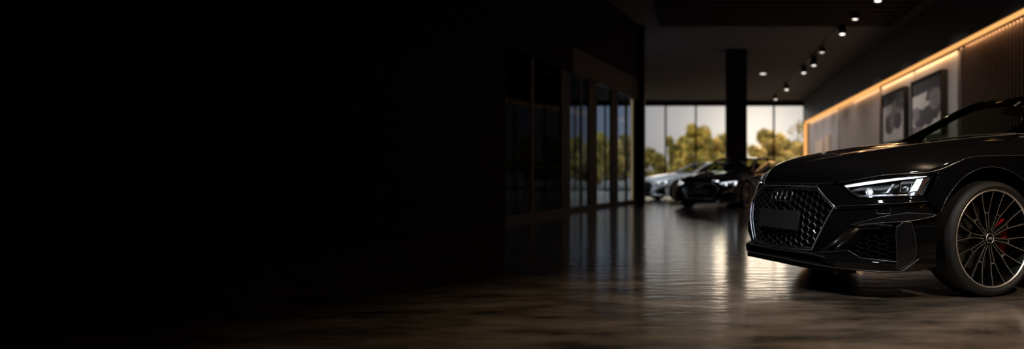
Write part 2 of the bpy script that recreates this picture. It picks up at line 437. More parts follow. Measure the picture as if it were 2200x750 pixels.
HOOD = [
 [(.858, 0, .653), (.848, .16, .653), (.826, .30, .654), (.80, .38, .655), (.772, .432, .657)],
 [(.845, 0, .700), (.833, .17, .704), (.800, .315, .706), (.765, .44, .690), (.735, .545, .672)],
 [(.775, 0, .765), (.765, .18, .772), (.725, .33, .768), (.685, .52, .737), (.622, .712, .704)],
 [(.62, 0, .812), (.61, .18, .821), (.57, .335, .820), (.50, .60, .787), (.40, .858, .724)],
 [(.35, 0, .860), (.34, .18, .867), (.30, .355, .869), (.26, .62, .846), (.15, .874, .803)],
 [(0, 0, .902), (0, .19, .908), (-.02, .375, .911), (-.04, .65, .884), (-.08, .878, .818)],
 [(-.36, 0, .940), (-.36, .20, .944), (-.37, .395, .944), (-.37, .66, .912), (-.36, .874, .822)],
 [(-.72, 0, .974), (-.71, .22, .972), (-.69, .43, .966), (-.65, .70, .936), (-.60, .866, .828)]]

def make_wheel(parent, x, side):
    y = .925 * side
    w = MB().lathe([(0, -.20), (.266, -.205)], 40).lathe([(.268, -.23), (.272, -.16), (.262, -.10), (.270, -.04), (.276, -.018), (.283, -.010), (.287, -.012), (.289, -.02), (.287, -.24), (.268, -.23)], 72)
    o = w.build('wheel', M['rimblack'], parent)
    o.location = (x, y, .335)
    if side < 0: o.rotation_euler = (0, 0, math.pi)
    MB().lathe([(.276, -.0155), (.2785, -.0075), (.2835, -.0062), (.2865, -.0085), (.2875, -.014)], 96).build('rim_edge', M['alloy'], o)
    MB().lathe([(.284, -.24), (.290, -.250), (.310, -.258), (.325, -.25), (.333, -.232), (.3345, -.19), (.335, -.13), (.3345, -.065), (.333, -.028), (.328, -.010), (.318, -.0005), (.306, .002), (.3045, .0035), (.303, .002), (.296, -.001), (.290, -.006), (.287, -.013), (.284, -.03)], 96).build('tyre', M['rubber'], o)
    for k in range(10):
        th = R(36 * k + 9); c, s = math.cos(th), math.sin(th)
        mb = MB()
        for sg in (1, -1):
            path = [(.040, .0075, -.046), (.085, .0085, -.047), (.13, .0115, -.044), (.155, .0165, -.041), (.20, .028, -.033), (.245, .0385, -.022), (.279, .046, -.0125)]
            rows = []
            for (r, l, yy) in path:
                l *= sg; e = .0020
                pr = [(l - e, yy), (l + e, yy), (l + e + .0025, yy - .006), (l + e + .001, yy - .038), (l - e - .001, yy - .038), (l - e - .0025, yy - .006)]
                rows.append([(r * c - q * s, h, r * s + q * c) for q, h in pr])
            o0 = len(mb.v); mb.grid(rows, 0, False, True)
            for i in range(len(mb.f) - 6 * 6, len(mb.f)):
                if (i - (len(mb.f) - 36)) % 6 == 0: mb.mi[i] = 1
        # bridge where the fork opens
        pr = [(.148, -.017), (.153, -.017), (.153, .017), (.148, .017)]
        mb.prism(pr, lambda p, h: (p[0] * c - p[1] * s, h, p[0] * s + p[1] * c), -.075, -.0425, 1)
        web = [(.040, -.008), (.085, -.009), (.13, -.012), (.15, -.015), (.15, .015), (.13, .012), (.085, .009), (.040, .008)]
        mb.prism(web, lambda p, h: (p[0] * c - p[1] * s, h, p[0] * s + p[1] * c), -.08, -.052, 0)
        mb.build('spoke', [M['rimblack'], M['alloy']], o)
    hub = MB().lathe([(0, -.040), (.026, -.040), (.029, -.042), (.030, -.048), (.050, -.050), (.060, -.060), (.060, -.10)], 40)
    for k in range(5):
        a = R(72 * k + 20)
        hub.lathe([(0, -.045), (.007, -.046), (.008, -.06)], 10)
        n0 = len(hub.v) - 11 * 3
        for i in range(n0, len(hub.v)): q = hub.v[i]; hub.v[i] = (q[0] + .045 * math.cos(a), q[1], q[2] + .045 * math.sin(a))
    h = hub.build('hub_cap', M['rimblack'], o)
    em = MB().lathe([(.0265, -.0405), (.0275, -.0375), (.0295, -.0375), (.0305, -.041)], 40)
    for k in range(4):
        cx = (k - 1.5) * .0085
        em.tube([(cx + .0058 * math.cos(t * math.pi / 8), -.0385, .0058 * math.sin(t * math.pi / 8)) for t in range(16)], .0011, 6, True)
    em.build('hub_ring', M['alloy'], o)
    MB().lathe([(.07, -.135), (.10, -.135), (.195, -.132), (.198, -.135), (.198, -.16), (.195, -.163), (.07, -.16)], 60).build('brake_disc', M['disc'], o)
    cal = MB(); rows = []
    for i in range(13):
        a = R(-38 + 76 * i / 12); a = a if side > 0 else math.pi - a
        a = math.pi - a   # towards the rear of the car
        k = .012 * math.sin(math.pi * i / 12)
        rows.append([(r * math.cos(a), h, r * math.sin(a)) for r, h in ((.125, -.115), (.13, -.098 + k * .3), (.165, -.090 + k * .4), (.198, -.098 + k * .3), (.212, -.12), (.212, -.17), (.125, -.17))])
    cal.grid(rows, 0, True, True)
    cal.add(rows[0], [tuple(range(7))]); cal.add(rows[-1], [tuple(range(7))])
    cal.build('brake_caliper', M['caliper'], o)
    return o

def make_car():
    car = empty('car', (1.342, 5.15, 0), math.pi + R(24))
    # --- hood
    nr, nc = 64, 28
    g = net(HOOD, nr, nc)
    for i in range(nr):
        for j in range(nc):
            x, y, z = g[i][j]; t = i / (nr - 1); vc = .315 + .13 * t
            w = ss((t - .06) / .12)
            d = y - vc
            z += w * (.009 * math.exp(-(d / .03) ** 2) if d > 0 else .009 * math.exp(-(d / .10) ** 2))
            g[i][j] = (x, y, z)
    full = [[(x, -y, z) for x, y, z in r[:0:-1]] + list(r) for r in g]
    mb = MB().grid(full)
    edge = [r[-1] for r in full]
    def lip(e):
        return [tuple(e)] if False else None
    per = [full[0], [r[-1] for r in full], full[-1][::-1], [r[0] for r in full][::-1]]
    for p in per: mb.grid([p, [(x - .004, y * .994, z - .012) for x, y, z in p]])
    k_ = len(full) // 5
    mb.tube(full[0], .0028, 6, False, 1)
    for sd_ in (0, -1): mb.tube([r[sd_] for r in full[1:]], .0022, 6, False, 1)
    mb.build('hood', [M['paint'], M['edge']], car, weld=1e-5)
    # --- bumper (both halves in one piece)
    ol = [(0, .648), (.18, .648), (.36, .648), (.455, .6495), (.525, .644), (.60, .603), (.662, .566), (.80, .571), (.95, .578), (1.06, .584), (1.10, .545), (1.160, .497), (1.143, .42), (1.148, .34), (1.145, .28), (1.138, .195), (1.0422, .172), (.97, .168), (.90, .170), (.70, .172), (.55, .178), (.36, .22), (.18, .226), (0, .226)]
    half_hole = [(0, .634), (.18, .632), T_, G_, B_, (.18, .250), (0, .248)]
    up = ol[:1]; OL = [(0, .634)] + [(.18, .632), T_, G_, B_, (.18, .250), (0, .248)] + ol[::-1]
    def cl_(dz): return [(.5244 + (.008 if dz else 0), .5198 - dz), (.8326, .5391 - dz), (1.06, .5556 - dz), (1.13, .558 - dz)]
    def dl_(k): return [(.422 + .87 * k, .266 - .48 * k), (.6496 + .87 * k - .01, .4091 - .48 * k - .006)]
    b = skin(OL, BS, [INTAKE], [cl_(0), cl_(.0035), cl_(.007), cl_(.0105), cl_(.014), dl_(-.004), dl_(.008), dl_(.02), dl_(.03), dl_(.04)], res=.0095, rim=.016)
    n = len(b.v); k = len(b.nrm)
    bm_ = MB(); bm_.v = b.v[:k] + [(x, -y, z) for x, y, z in b.v[:k]] + b.v[k:] + [(x, -y, z) for x, y, z in b.v[k:]]
    idx = lambda q, m_: (q + (k if m_ else 0)) if q < k else (q - k + 2 * k + ((n - k) if m_ else 0))
    for m_ in (0, 1):
        for f_, sm_ in zip(b.f, b.sm):
            f2 = tuple(idx(q, m_) for q in f_); bm_.f.append(f2[::-1] if m_ else f2); bm_.sm.append(sm_); bm_.mi.append(0)
    bm_.nrm = b.nrm + [Vector((q.x, -q.y, q.z)) for q in b.nrm]
    for m_ in (1, -1):
        for path in ([(.5244, .5198), (.8326, .5391), (1.06, .5556), (1.13, .558)],):
            bm_.tube([(lambda v: (v.x, v.y * m_, v.z))(BS(a_, z_, .0005)) for a_, z_ in resample(path, .015, False)], .0016, 6, False, 1)
    bm_.build('front_bumper', [M['paint'], M['edge']], car)
    # --- grille
    gr = honey([(x, y) for x, y in inset(GRILLE, .004)], .074, .043, .0042, -.022, .03).build('grille', M['mesh'], car)
    bk = MB(); c0 = GRILLE
    bk.add([SO(p[0], p[1], -.075) for p in c0], [tuple(range(len(c0)))]); bk.build('grille_backing', M['under'], gr)
    fr = MB(); L = resample(GRILLE, .03)
    L = resample(inset(GRILLE, -.001), .02)
    fr.tube([SO(p[0], p[1], .004) for p in L], .0042, 8, True)
    fr2 = resample(inset(GRILLE, .012), .02)
    fr.tube([SO(p[0], p[1], -.008) for p in fr2], .0022, 6, True)
    fr.build('grille_frame', M['frame_metal'], gr)
    surr = MB(); i0 = resample(GRILLE, .02); k = len(i0); 
    ins = [(p[0] * (1 - .012 / max(.05, math.hypot(p[0], p[1] - .44))), .44 + (p[1] - .44) * (1 - .012 / max(.05, math.hypot(p[0], p[1] - .44)))) for p in i0]
    surr.grid([[SO(*p, .003) for p in i0], [SO(*p, -.008) for p in ins], [SO(*p, -.06) for p in ins]], 0, False, True)
    surr.build('grille_surround', M['trim'], gr)
    em = MB()
    for q in range(4):
        ca = (q - 1.5) * .058 - .002; rr = .0375
        ring = []
        for t in range(32):
            th = t * math.pi / 16; ring.append(SO(ca + rr * math.cos(th), .572 + rr * math.sin(th), .006))
        em.tube(ring, .0036, 8, True)
    em.build('grille_emblem', M['dchrome'], gr)
    pl = MB(); pa0, pa1, pz0, pz1 = -.243, .243, .367, .482
    nx = 12
    for (o1, mi) in ((.018, 0),):
        f = [[SO(pa0 + (pa1 - pa0) * i / nx, z, .018) for i in range(nx + 1)] for z in (pz0, pz1)]
        bkk = [[SO(pa0 + (pa1 - pa0) * i / nx, z, .006) for i in range(nx + 1)] for z in (pz0, pz1)]
        pl.grid(f, 0, False); pl.grid(bkk, 0, False); pl.grid([f[0], bkk[0]], 0, False); pl.grid([f[1], bkk[1]], 0, False)
        pl.grid([[f[0][0], f[1][0]], [bkk[0][0], bkk[1][0]]], 0, False); pl.grid([[f[0][-1], f[1][-1]], [bkk[0][-1], bkk[1][-1]]], 0, False)
    p = pl.build('license_plate', M['plate'], car, weld=1e-5)
    pf = MB(); pf.tube([SO(a, z, .016) for a, z in resample([(pa0, pz0), (pa1, pz0), (pa1, pz1), (pa0, pz1)], .04)], .0026, 6, True)
    pf.build('plate_holder', M['plastic'], p)
    sl = MB()
    for a in (-.34, -.12, .04, .19, .34):
        sl.prism([(a, .640), (a + .006, .640), (a + .006, .649), (a, .649)], lambda q, h: SO(q[0], q[1], h), -.01, .0035)
    sl.tube([SO(a * .02, .6395, .002) for a in range(-17, 18)], .0025, 6)
    sl.build('hood_vent_slots', M['frame_metal'], car)
    # --- lips
    def sweep(path, prof, m=60):
        ps = [Vector(p) for p in spline(path, m)]
        ps = [Vector((q.x, -q.y, q.z)) for q in ps[:0:-1]] + ps
        rows = []
        for i, q in enumerate(ps):
            t = ps[min(i + 1, len(ps) - 1)] - ps[max(i - 1, 0)]; t.z = 0; t.normalize()
            nn = Vector((t.y, -t.x, 0)) if t.y > 0 else Vector((-t.y, t.x, 0))
            if nn.x < 0 and abs(q.y) < .8: nn = -nn
            rows.append([(q.x + nn.x * a, q.y + nn.y * a, q.z + h) for a, h in prof])
        mb = MB().grid(rows, 0, False, True)
        mb.add(rows[0], [tuple(range(len(prof)))]); mb.add(rows[-1], [tuple(range(len(prof)))])
        mb.tube([r[3] for r in rows], .0026, 6, False, 1)
        return mb
    sweep([(.960, 0, .190), (.952, .16, .188), (.930, .30, .181), (.888, .45, .174), (.830, .585, .169), (.748, .715, .166), (.672, .80, .166), (.607, .852, .174), (.525, .886, .238)],
          [(-.16, .022), (-.03, .010), (-.004, .004), (0, 0), (-.004, -.006), (-.03, -.010), (-.16, -.012)]).build('splitter', [M['trim'], M['edge']], car)
    sweep([(.945, 0, .236), (.931, .18, .237), (.905, .34, .238), (.872, .46, .222), (.845, .56, .190)],
          [(-.07, .022), (-.03, .014), (-.004, .004), (0, 0), (-.005, -.010), (-.035, -.030), (-.07, -.05)]).build('chin_lip', [M['trim'], M['edge']], car)
    for sy in (1, -1):
        # --- intake
        it = honey(inset(INTAKE, .002), .078, .031, .0034, -.040, .025).build('air_intake', M['mesh'], car, sy=sy)
        q = MB().add([SO(p[0], p[1], -.085) for p in INTAKE], [tuple(range(5))]); q.build('intake_backing', M['under'], it, sy=sy)
        q = MB(); i0 = resample(INTAKE, .02); q.grid([[BS(*p, .003) for p in i0], [SO(*p, -.05) for p in inset(i0, .004)], [SO(*p, -.085) for p in inset(i0, .004)]], 0, False, True)
        q.build('intake_frame', M['trim'], it, sy=sy)
        q = MB(); q.tube([BS(*p, .004) for p in resample([(.609, .2697), (.6872, .2315), (.80, .2265), (.914, .2218)], .02, False)], .0034, 6)
        q.tube([BS(*p, .002) for p in resample([(.385, .243), (.50, .255), (.600, .2666)], .02, False)], .0025, 6)
        q.build('intake_sill', M['edge'], it, sy=sy)
        bl_ = [(.646, .4169), (.75, .445), (.86, .472), (.9735, .4913), (1.05, .487), (1.1288, .4804), (1.1125, .470), (1.03, .452), (.9663, .4440), (.80, .430)]
        blf = lambda a, z, o: SO(a, z, .014 * ss((a - .62) / .12) + o)
        bead(skin(bl_, blf, res=.014, rim=.035, both=True), bl_, blf).build('intake_blade', [M['trim'], M['edge']], car, sy=sy)
        ac_ = [(.9304, .4111), (.965, .443), (1.005, .440), (1.028, .37), (1.03, .30), (1.015, .24), (.975, .20), (.918, .178), (.9145, .2218), (.922, .31)]
        acf = lambda a, z, o: SO(a, z, .016 + o)
        bead(skin(ac_, acf, res=.016, rim=.04, both=True), ac_, acf).build('air_curtain', [M['trim'], M['edge']], car, sy=sy)
        wc = [(.785, .528), (.80, .5315), (.855, .5325), (.8696, .5285), (.876, .498), (.868, .491), (.80, .489), (.7878, .4925)]
        q = MB(); q.tube([BS(*p, .0005) for p in resample(wc, .012)], .0016, 6, True); q.build('washer_cover', M['edge'], car, sy=sy)
        # --- headlight
        hl = MB(); Li = resample(LAMP, .02); m = len(Li)
        cx, cy = .84, .64
        shr = [(cx + (p[0] - cx) * .93, cy + (p[1] - cy) * .86) for p in Li]
        hl.grid([[SO(*p, -.001) for p in Li], [SO(*p, -.012) for p in shr], [SO(*p, -.07) for p in shr]], 0, False, True)
        hl.add([SO(*p, -.07) for p in resample(inset(LAMP, .004), .04)], [tuple(range(len(resample(inset(LAMP, .004), .04))))])
        H = hl.build('headlight', M['trim'], car, sy=sy)
        skin(inset(LAMP, .0015), lambda a, z, o: SO(a, z, .002 + o), res=.02, rim=.0).build('headlight_lens', M['lens'], H, sy=sy)
        def strip(name, poly, off, th, m_, res=.012):
            return skin(poly, lambda a, z, o: SO(a, z, off + o), res=res, rim=th, edge=0, both=True).build(name, m_, H, sy=sy)
        strip('daytime_running_light', [(.5508, .6435), (.6776, .6645), (.80, .6805), (.9068, .6925), (1.03, .7025), (1.085, .7060), (1.1018, .7065), (1.088, .698), (1.03, .692), (.9068, .6815), (.80, .668), (.6776, .652), (.60, .642), (.556, .639)], -.010, .01, M['drl'])
        strip('daytime_running_light', [(1.0262, .6845), (1.0646, .6865), (1.052, .658), (1.030, .621), (.984, .618), (1.004, .65)], -.012, .01, M['drl'])
        strip('daytime_running_light', [(.9921, .606), (1.0146, .611), (1.008, .598), (1.0004, .5945), (.9834, .5925)], -.012, .01, M['drl'])
        strip('lower_reflector', [(.679, .583), (.70, .596), (.84, .601), (.865, .606), (.885, .601), (.967, .603), (.967, .594), (.885, .590), (.80, .588)], -.02, .012, M['refl'])
        strip('inner_reflector', [(.552, .634), (.566, .636), (.62, .612), (.69, .588), (.676, .579), (.61, .612)], -.018, .01, M['refl'])
        strip('lamp_divider', [(.835, .610), (.850, .610), (.8874, .657), (.8735, .6605)], -.022, .02, M['refl'])
        strip('side_marker', [(1.072, .688), (1.116, .702), (1.09, .65), (1.064, .602), (1.022, .600), (1.05, .645)], -.014, .012, M['amber'])
        q = MB()
        for (ca, cz, rr) in ((.7294, .6167, .020),):
            q.add([SO(ca + rr * math.cos(t * math.pi / 10), cz + rr * .9 * math.sin(t * math.pi / 10), -.03) for t in range(20)], [tuple(range(20))])
            q.grid([[SO(ca + rr * 1.25 * math.cos(t * math.pi / 10), cz + rr * 1.15 * math.sin(t * math.pi / 10), h) for t in range(20)] for h in (-.06, -.025)] + [[SO(ca + rr * math.cos(t * math.pi / 10), cz + rr * .9 * math.sin(t * math.pi / 10), -.03) for t in range(20)]], 0, True, True)
        q.build('projector_lens', M['refl'], H, sy=sy)
        q = MB(); ca, cz, rr = .733, .619, .0105
        q.grid([[SO(ca + rr * k * math.cos(t * math.pi / 10), cz + rr * k * math.sin(t * math.pi / 10), -.028 + .004 * (1 - k)) for t in range(20)] for k in (1, .7, .05)], 0, True, True)
        q.build('projector_bulb', M['proj'], H, sy=sy)
        q = MB(); ca, cz = .955, .642
        for (w0, h0, o0) in ((.032, .026, -.022),):
            pr = [(ca - w0, cz - h0), (ca + w0, cz - h0), (ca + w0 + .01, cz + h0), (ca - w0 + .006, cz + h0)]
            q.tube([SO(*p, o0) for p in resample(pr, .012)], .002, 6, True)
        q.lathe([(0, .018), (.012, .015), (.02, .006), (.023, 0)], 20)
        nl = 21 * 4; c3 = SO(ca + .006, cz, -.05); nn = SN(ca, cz); rot = nn.to_track_quat('Y', 'Z')
        for i in range(len(q.v) - nl, len(q.v)): q.v[i] = tuple(c3 + rot @ Vector(q.v[i]))
        q.build('beam_module', M['refl'], H, sy=sy)
        # --- fender
        top = [(x, z) for x, y, z in [r[-1] for r in g]]
        top = [p for p in top if p[0] < .372]
        topl = top[::4] + [(-.605, .826)]
        fo = [(.372, .70), (.376, .72)] + topl + [(-.615, .70), (-.62, .45), (-.62, .19), (-.42, .185)] + arch(0, 200, 23)[0:] + [(.44, .545), (.455, .583), (.43, .60), (.40, .65)]
        ff_ = lambda u, z, o: VS(u, z, o - (.012 * ss((u - .33) / .1) if z > .58 else 0))
        bead(skin(fo, ff_, res=.0125, rim=.02), arch(0, 190, 23, .417), ff_, .0022, 0., False).build('front_fender', [M['paint'], M['edge']], car, sy=sy)
        # --- door, quarter
        skin([(-.628, .19), (-.628, .83), (-.64, .90), (-.68, .935), (-1.2, .945), (-1.93, .957), (-1.93, .19)], VS, lines=[[(-.628, .828), (-1.93, .845)]], res=.035, rim=.02).build('door', M['paint'], car, sy=sy)
        qo = [(-1.94, .19), (-1.94, .957), (-2.5, .968), (-3.0, .978), (-3.4, .978), (-3.55, .965), (-3.56, .60), (-3.54, .40), (-3.5, .24), (-3.2, .20)] + arch(-2.77, -20, 200)[1:] + [(-3.17, .19)]
        qo = [(-1.94, .19), (-1.94, .957), (-2.5, .968), (-3.0, .978), (-3.4, .978), (-3.55, .965), (-3.56, .60), (-3.54, .40), (-3.5, .22), (-3.17, .19)] + arch(-2.77, 200, -20)
        skin(qo, VS, res=.035, rim=.02).build('rear_quarter_panel', M['paint'], car, sy=sy)
        q = MB(); q.grid([[(x, y, z) for x in (-.41, -1.3, -2.37)] for y, z in ((.86, .20), (.905, .185), (.91, .15), (.87, .12), (.70, .125))], 0, False)
        q.build('side_skirt', M['trim'], car, sy=sy)
        # --- pillars and rail
        rail = [(-.60, .745, .925), (-.80, .695, 1.025), (-.955, .655, 1.105), (-1.13, .612, 1.200), (-1.30, .578, 1.272), (-1.45, .565, 1.305), (-1.70, .572, 1.328), (-1.98, .575, 1.335), (-2.30, .572, 1.320), (-2.62, .575, 1.268), (-2.95, .60, 1.150), (-3.25, .66, 1.010), (-3.40, .70, .965)]
        rs = spline(rail, 70); rows = []
        for i, p in enumerate(rs):
            t = i / 69; w = .034 if p[0] > -2.5 else .034 + .09 * ss((-2.5 - p[0]) / .6)
            t0 = Vector(rs[min(i + 1, 69)]) - Vector(rs[max(i - 1, 0)]); t0.normalize()
            out = Vector((0, .80, .45)); out = (out - t0 * out.dot(t0)).normalized(); sd = t0.cross(out).normalized()
            P3 = Vector(p)
            rows.append([tuple(P3 + sd * (w * cx_) + out * (.022 * cz_)) for cx_, cz_ in ((-1, -.6), (-1.05, .1), (-.7, .8), (0, 1.1), (.7, .8), (1.05, .1), (1, -.6))])
        q = MB().grid(rows, 0, True, True); q.build('roof_rail', M['paint'], car, sy=sy)
        belt = lambda u: (u, herm([-3.4, -2.6, -1.9, -1.2, -.68], [.72, .775, .782, .785, .775], u), herm([-3.4, -2.6, -1.9, -1.2, -.68], [.975, .968, .957, .945, .937], u))
        def railat(u):
            for i in range(len(rs) - 1):
                if rs[i][0] >= u >= rs[i + 1][0]:
                    t = (rs[i][0] - u) / (rs[i][0] - rs[i + 1][0] + 1e-9); return tuple(rs[i][k] * (1 - t) + rs[i + 1][k] * t for k in range(3))
            return rs[-1]
        def sideglass(ub0, ub1, ut0, ut1, nm):
            lo = [belt(ub0 + (ub1 - ub0) * i / 14) for i in range(15)]; hi = [railat(ut0 + (ut1 - ut0) * i / 14) for i in range(15)]
            MB().grid([[tuple(l[k] * (1 - t) + h[k] * t + (0, .012 * 4 * t * (1 - t), 0)[k] for k in range(3)) for l, h in zip(lo, hi)] for t in [j / 8 for j in range(9)]]).build(nm, M['carglass'], car, sy=sy)
        sideglass(-.70, -1.93, -.74, -1.98, 'door_window'); sideglass(-2.0, -3.02, -2.02, -2.93, 'quarter_window')
        MB().tube([belt(-1.965), tuple((a + b) / 2 for a, b in zip(belt(-1.965), railat(-2.0))), railat(-2.0)], .03, 8).build('door_pillar', M['trim'], car, sy=sy)
        MB().tube([belt(-.66 - 2.4 * i / 20) for i in range(21)], .008, 6).build('window_trim', M['trim'], car, sy=sy)
        # --- side mirror
        q = MB(); rows = []
        for i in range(9):
            t = i / 8; k = math.sin(math.pi * (.12 + .76 * t)); cyy = .90 + .15 * t
            rows.append([(-1.12 + .055 * k * math.cos(a) * (1.1 if math.cos(a) > 0 else .5), cyy, .985 + .06 * k * math.sin(a)) for a in [j * math.pi / 8 for j in range(16)]])
        q.grid(rows, 0, True, True); q.add(rows[0], [tuple(range(16))]); q.add(rows[-1], [tuple(range(16))])
        q.tube([(-1.12, .80, .935), (-1.12, .86, .945), (-1.12, .94, .96)], .018, 8)
        sm_ = q.build('side_mirror', M['paint'], car, sy=sy)
        q = MB().add([(-1.152, .98 + .06 * math.cos(a), .985 + .045 * math.sin(a)) for a in [j * math.pi / 10 for j in range(20)]], [tuple(range(20))]); q.build('mirror_glass', M['chrome'], sm_, sy=sy)
        # --- liners
        for cx_ in (0., -2.77):
            q = MB().grid([[(cx_ + .418 * math.cos(a), y, .335 + .418 * math.sin(a)) for a in [R(-25 + 230 * i / 24) for i in range(25)]] for y in (.895, .52)])
            q.add([(cx_ + .418 * math.cos(a), .52, .335 + .418 * math.sin(a)) for a in [R(-25 + 230 * i / 24) for i in range(25)]], [tuple(range(25))])
            q.build('wheel_arch_liner', M['under'], car, sy=sy)
            make_wheel(car, cx_, sy)
        # --- front seats
        for ux, nm in ((-1.50, 'front_seat'), (-2.40, 'rear_seat')):
            q = MB()
            for (c, sz, tilt) in (((ux + .22, .36, .50), (.26, .25, .10), 6), ((ux - .10, .36, .80), (.09, .25, .32), -20), ((ux - .26, .36, 1.12 if nm == 'front_seat' else 1.06), (.05, .13, .085), -14)):
                rows = []
                for i in range(9):
                    zz = -1 + 2 * i / 8; kk = (1 - abs(zz) ** 4 * .35)
                    rr = []
                    for j in range(16):
                        a = j * math.pi / 8; cx2 = math.copysign(abs(math.cos(a)) ** .5, math.cos(a)); sy2 = math.copysign(abs(math.sin(a)) ** .5, math.sin(a))
                        pv = Matrix.Rotation(R(tilt), 3, 'Y') @ Vector((sz[0] * cx2 * kk, sz[1] * sy2 * kk, sz[2] * zz)); rr.append(tuple(Vector(c) + pv))
                    rows.append(rr)
                q.grid(rows, 0, True, True); q.add(rows[0], [tuple(range(16))]); q.add(rows[-1], [tuple(range(16))])
            q.build(nm, M['interior'], car, sy=sy)
        # --- tail light
        q = MB().grid([[(-3.80 + .10 * (y - .40) ** 2 * 3 + .0, y, z) for y in (.42, .55, .68, .78, .835)] for z in (.80, .85, .90)], 0, True)
        q.build('tail_light', M['red_lens'], car, sy=sy)
    # --- roof, glass, rear
    rc = [[(-1.44, 0, 1.338), (-1.43, .28, 1.328), (-1.42, .53, 1.305)], [(-1.70, 0, 1.362), (-1.70, .28, 1.354), (-1.70, .55, 1.334)], [(-2.0, 0, 1.371), (-2.0, .28, 1.363), (-2.0, .552, 1.342)], [(-2.32, 0, 1.358), (-2.32, .28, 1.35), (-2.31, .55, 1.328)], [(-2.62, 0, 1.318), (-2.62, .28, 1.308), (-2.61, .545, 1.276)]]
    hg = net(rc, 24, 12); MB().grid([[(x, -y, z) for x, y, z in r[:0:-1]] + r for r in hg]).build('roof', M['paint'], car)
    def mir(p): return [(x, -y, z) for x, y, z in p[:0:-1]] + list(p)
    wb = mir(spline([(-.79, 0, .968), (-.765, .25, .963), (-.70, .52, .952), (-.60, .735, .930)], 14)); wt = mir(spline([(-1.45, 0, 1.335), (-1.44, .28, 1.325), (-1.42, .54, 1.300)], 14))
    ap = spline([(-.60, .735, .930), (-.955, .645, 1.105), (-1.13, .602, 1.20), (-1.30, .565, 1.268), (-1.42, .54, 1.300)], 16)
    ws = coons(wb, wt, [(x, -y, z) for x, y, z in ap], ap)
    MB().grid(ws).build('windshield', M['carglass'], car)
    MB().tube([tuple(Vector(p) + Vector((.01, 0, .004))) for p in wb], .012, 6).build('cowl', M['plastic'], car)
    q = MB(); q.tube([(-.70, -.50, .975), (-.80, -.1, 1.0), (-.78, .35, .992)], .007, 6); q.tube([(-.66, .05, .972), (-.76, .4, .985), (-.70, .66, .965)], .007, 6)
    q.build('wiper', M['plastic'], car)
    rt = mir([(-2.64, .545 * i / 13, 1.316 - .042 * (i / 13) ** 2) for i in range(14)]); rb = mir([(-3.28 + .06 * (i / 13) ** 2, .66 * i / 13, 1.035 - .03 * (i / 13) ** 2) for i in range(14)])
    MB().grid([[tuple(a[k] * (1 - t) + b_[k] * t + (0, 0, .03 * 4 * t * (1 - t))[k] for k in range(3)) for a, b_ in zip(rt, rb)] for t in [j / 10 for j in range(11)]]).build('rear_window', M['carglass'], car)
    tr = [[(-3.26, 0, 1.035), (-3.25, .35, 1.03), (-3.2, .66, 1.0), (-3.2, .735, .975)], [(-3.55, 0, 1.015), (-3.53, .35, 1.01), (-3.5, .66, .985), (-3.45, .77, .968)], [(-3.79, 0, 1.01), (-3.77, .35, 1.003), (-3.71, .66, .98), (-3.56, .80, .955)], [(-3.81, 0, .965), (-3.79, .35, .962), (-3.73, .68, .945), (-3.565, .82, .925)], [(-3.80, 0, .72), (-3.79, .35, .72), (-3.73, .70, .72), (-3.57, .85, .72)]]
    tg = net(tr, 24, 12); MB().grid([[(x, -y, z) for x, y, z in r[:0:-1]] + r for r in tg]).build('trunk_lid', M['paint'], car)
    rbp = [[(-3.80, 0, .72), (-3.79, .35, .72), (-3.73, .70, .72), (-3.57, .86, .72)], [(-3.85, 0, .60), (-3.84, .35, .60), (-3.77, .72, .60), (-3.56, .87, .60)], [(-3.84, 0, .40), (-3.83, .35, .40), (-3.76, .70, .40), (-3.54, .86, .40)], [(-3.78, 0, .22), (-3.77, .35, .22), (-3.70, .68, .22), (-3.49, .83, .22)]]
    tg = net(rbp, 20, 12); MB().grid([[(x, -y, z) for x, y, z in r[:0:-1]] + r for r in tg]).build('rear_bumper', M['paint'], car)
    q = MB().box(-3.7, .40, -.52, .52, .16, .30); q.box(.43, .60, -.56, .56, .135, .20); q.box(.70, .84, -.55, .55, .13, .20); q.box(-2.33, -.44, -.80, .80, .15, .22); q.build('underbody', M['under'], car)
    ds = [[(-.62, 0, .935), (-.62, .35, .93), (-.58, .70, .90)], [(-.85, 0, .955), (-.85, .35, .955), (-.80, .72, .925)], [(-1.02, 0, .93), (-1.0, .35, .935), (-.98, .74, .91)], [(-1.05, 0, .80), (-1.03, .35, .80), (-1.0, .76, .80)], [(-.98, 0, .45), (-.96, .35, .45), (-.95, .76, .45)]]
    dg = net(ds, 20, 10); MB().grid([[(x, -y, z) for x, y, z in r[:0:-1]] + r for r in dg]).build('dashboard', M['interior'], car)
    MB().box(-3.0, -.9, -.80, .80, .23, .30).build('cabin_floor', M['interior'], car)
    q = MB(); th = R(25)
    q.tube([(-1.12 + .0 - .185 * math.sin(t * math.pi / 14) * math.sin(th), .36 + .185 * math.cos(t * math.pi / 14), .80 + .185 * math.sin(t * math.pi / 14) * math.cos(th)) for t in range(28)], .015, 8, True)
    q.tube([(-1.12, .18, .80), (-1.10, .36, .80), (-1.12, .54, .80)], .016, 6); q.tube([(-1.10, .36, .80), (-1.0, .36, .77)], .04, 8); q.build('steering_wheel', M['interior'], car)
    q = MB(); rows = [[(-1.16 + .012 * s_, .12 * math.cos(a) , 1.19 + .034 * math.sin(a)) for a in [j * math.pi / 12 for j in range(24)]] for s_ in (0, 1.6)]
    q.grid(rows, 0, True, True); q.add(rows[0], [tuple(range(24))]); q.add(rows[1], [tuple(range(24))]); q.tube([(-1.14, 0, 1.22), (-1.20, 0, 1.255)], .012, 6)
    q.build('interior_mirror', M['interior'], car)
    return car

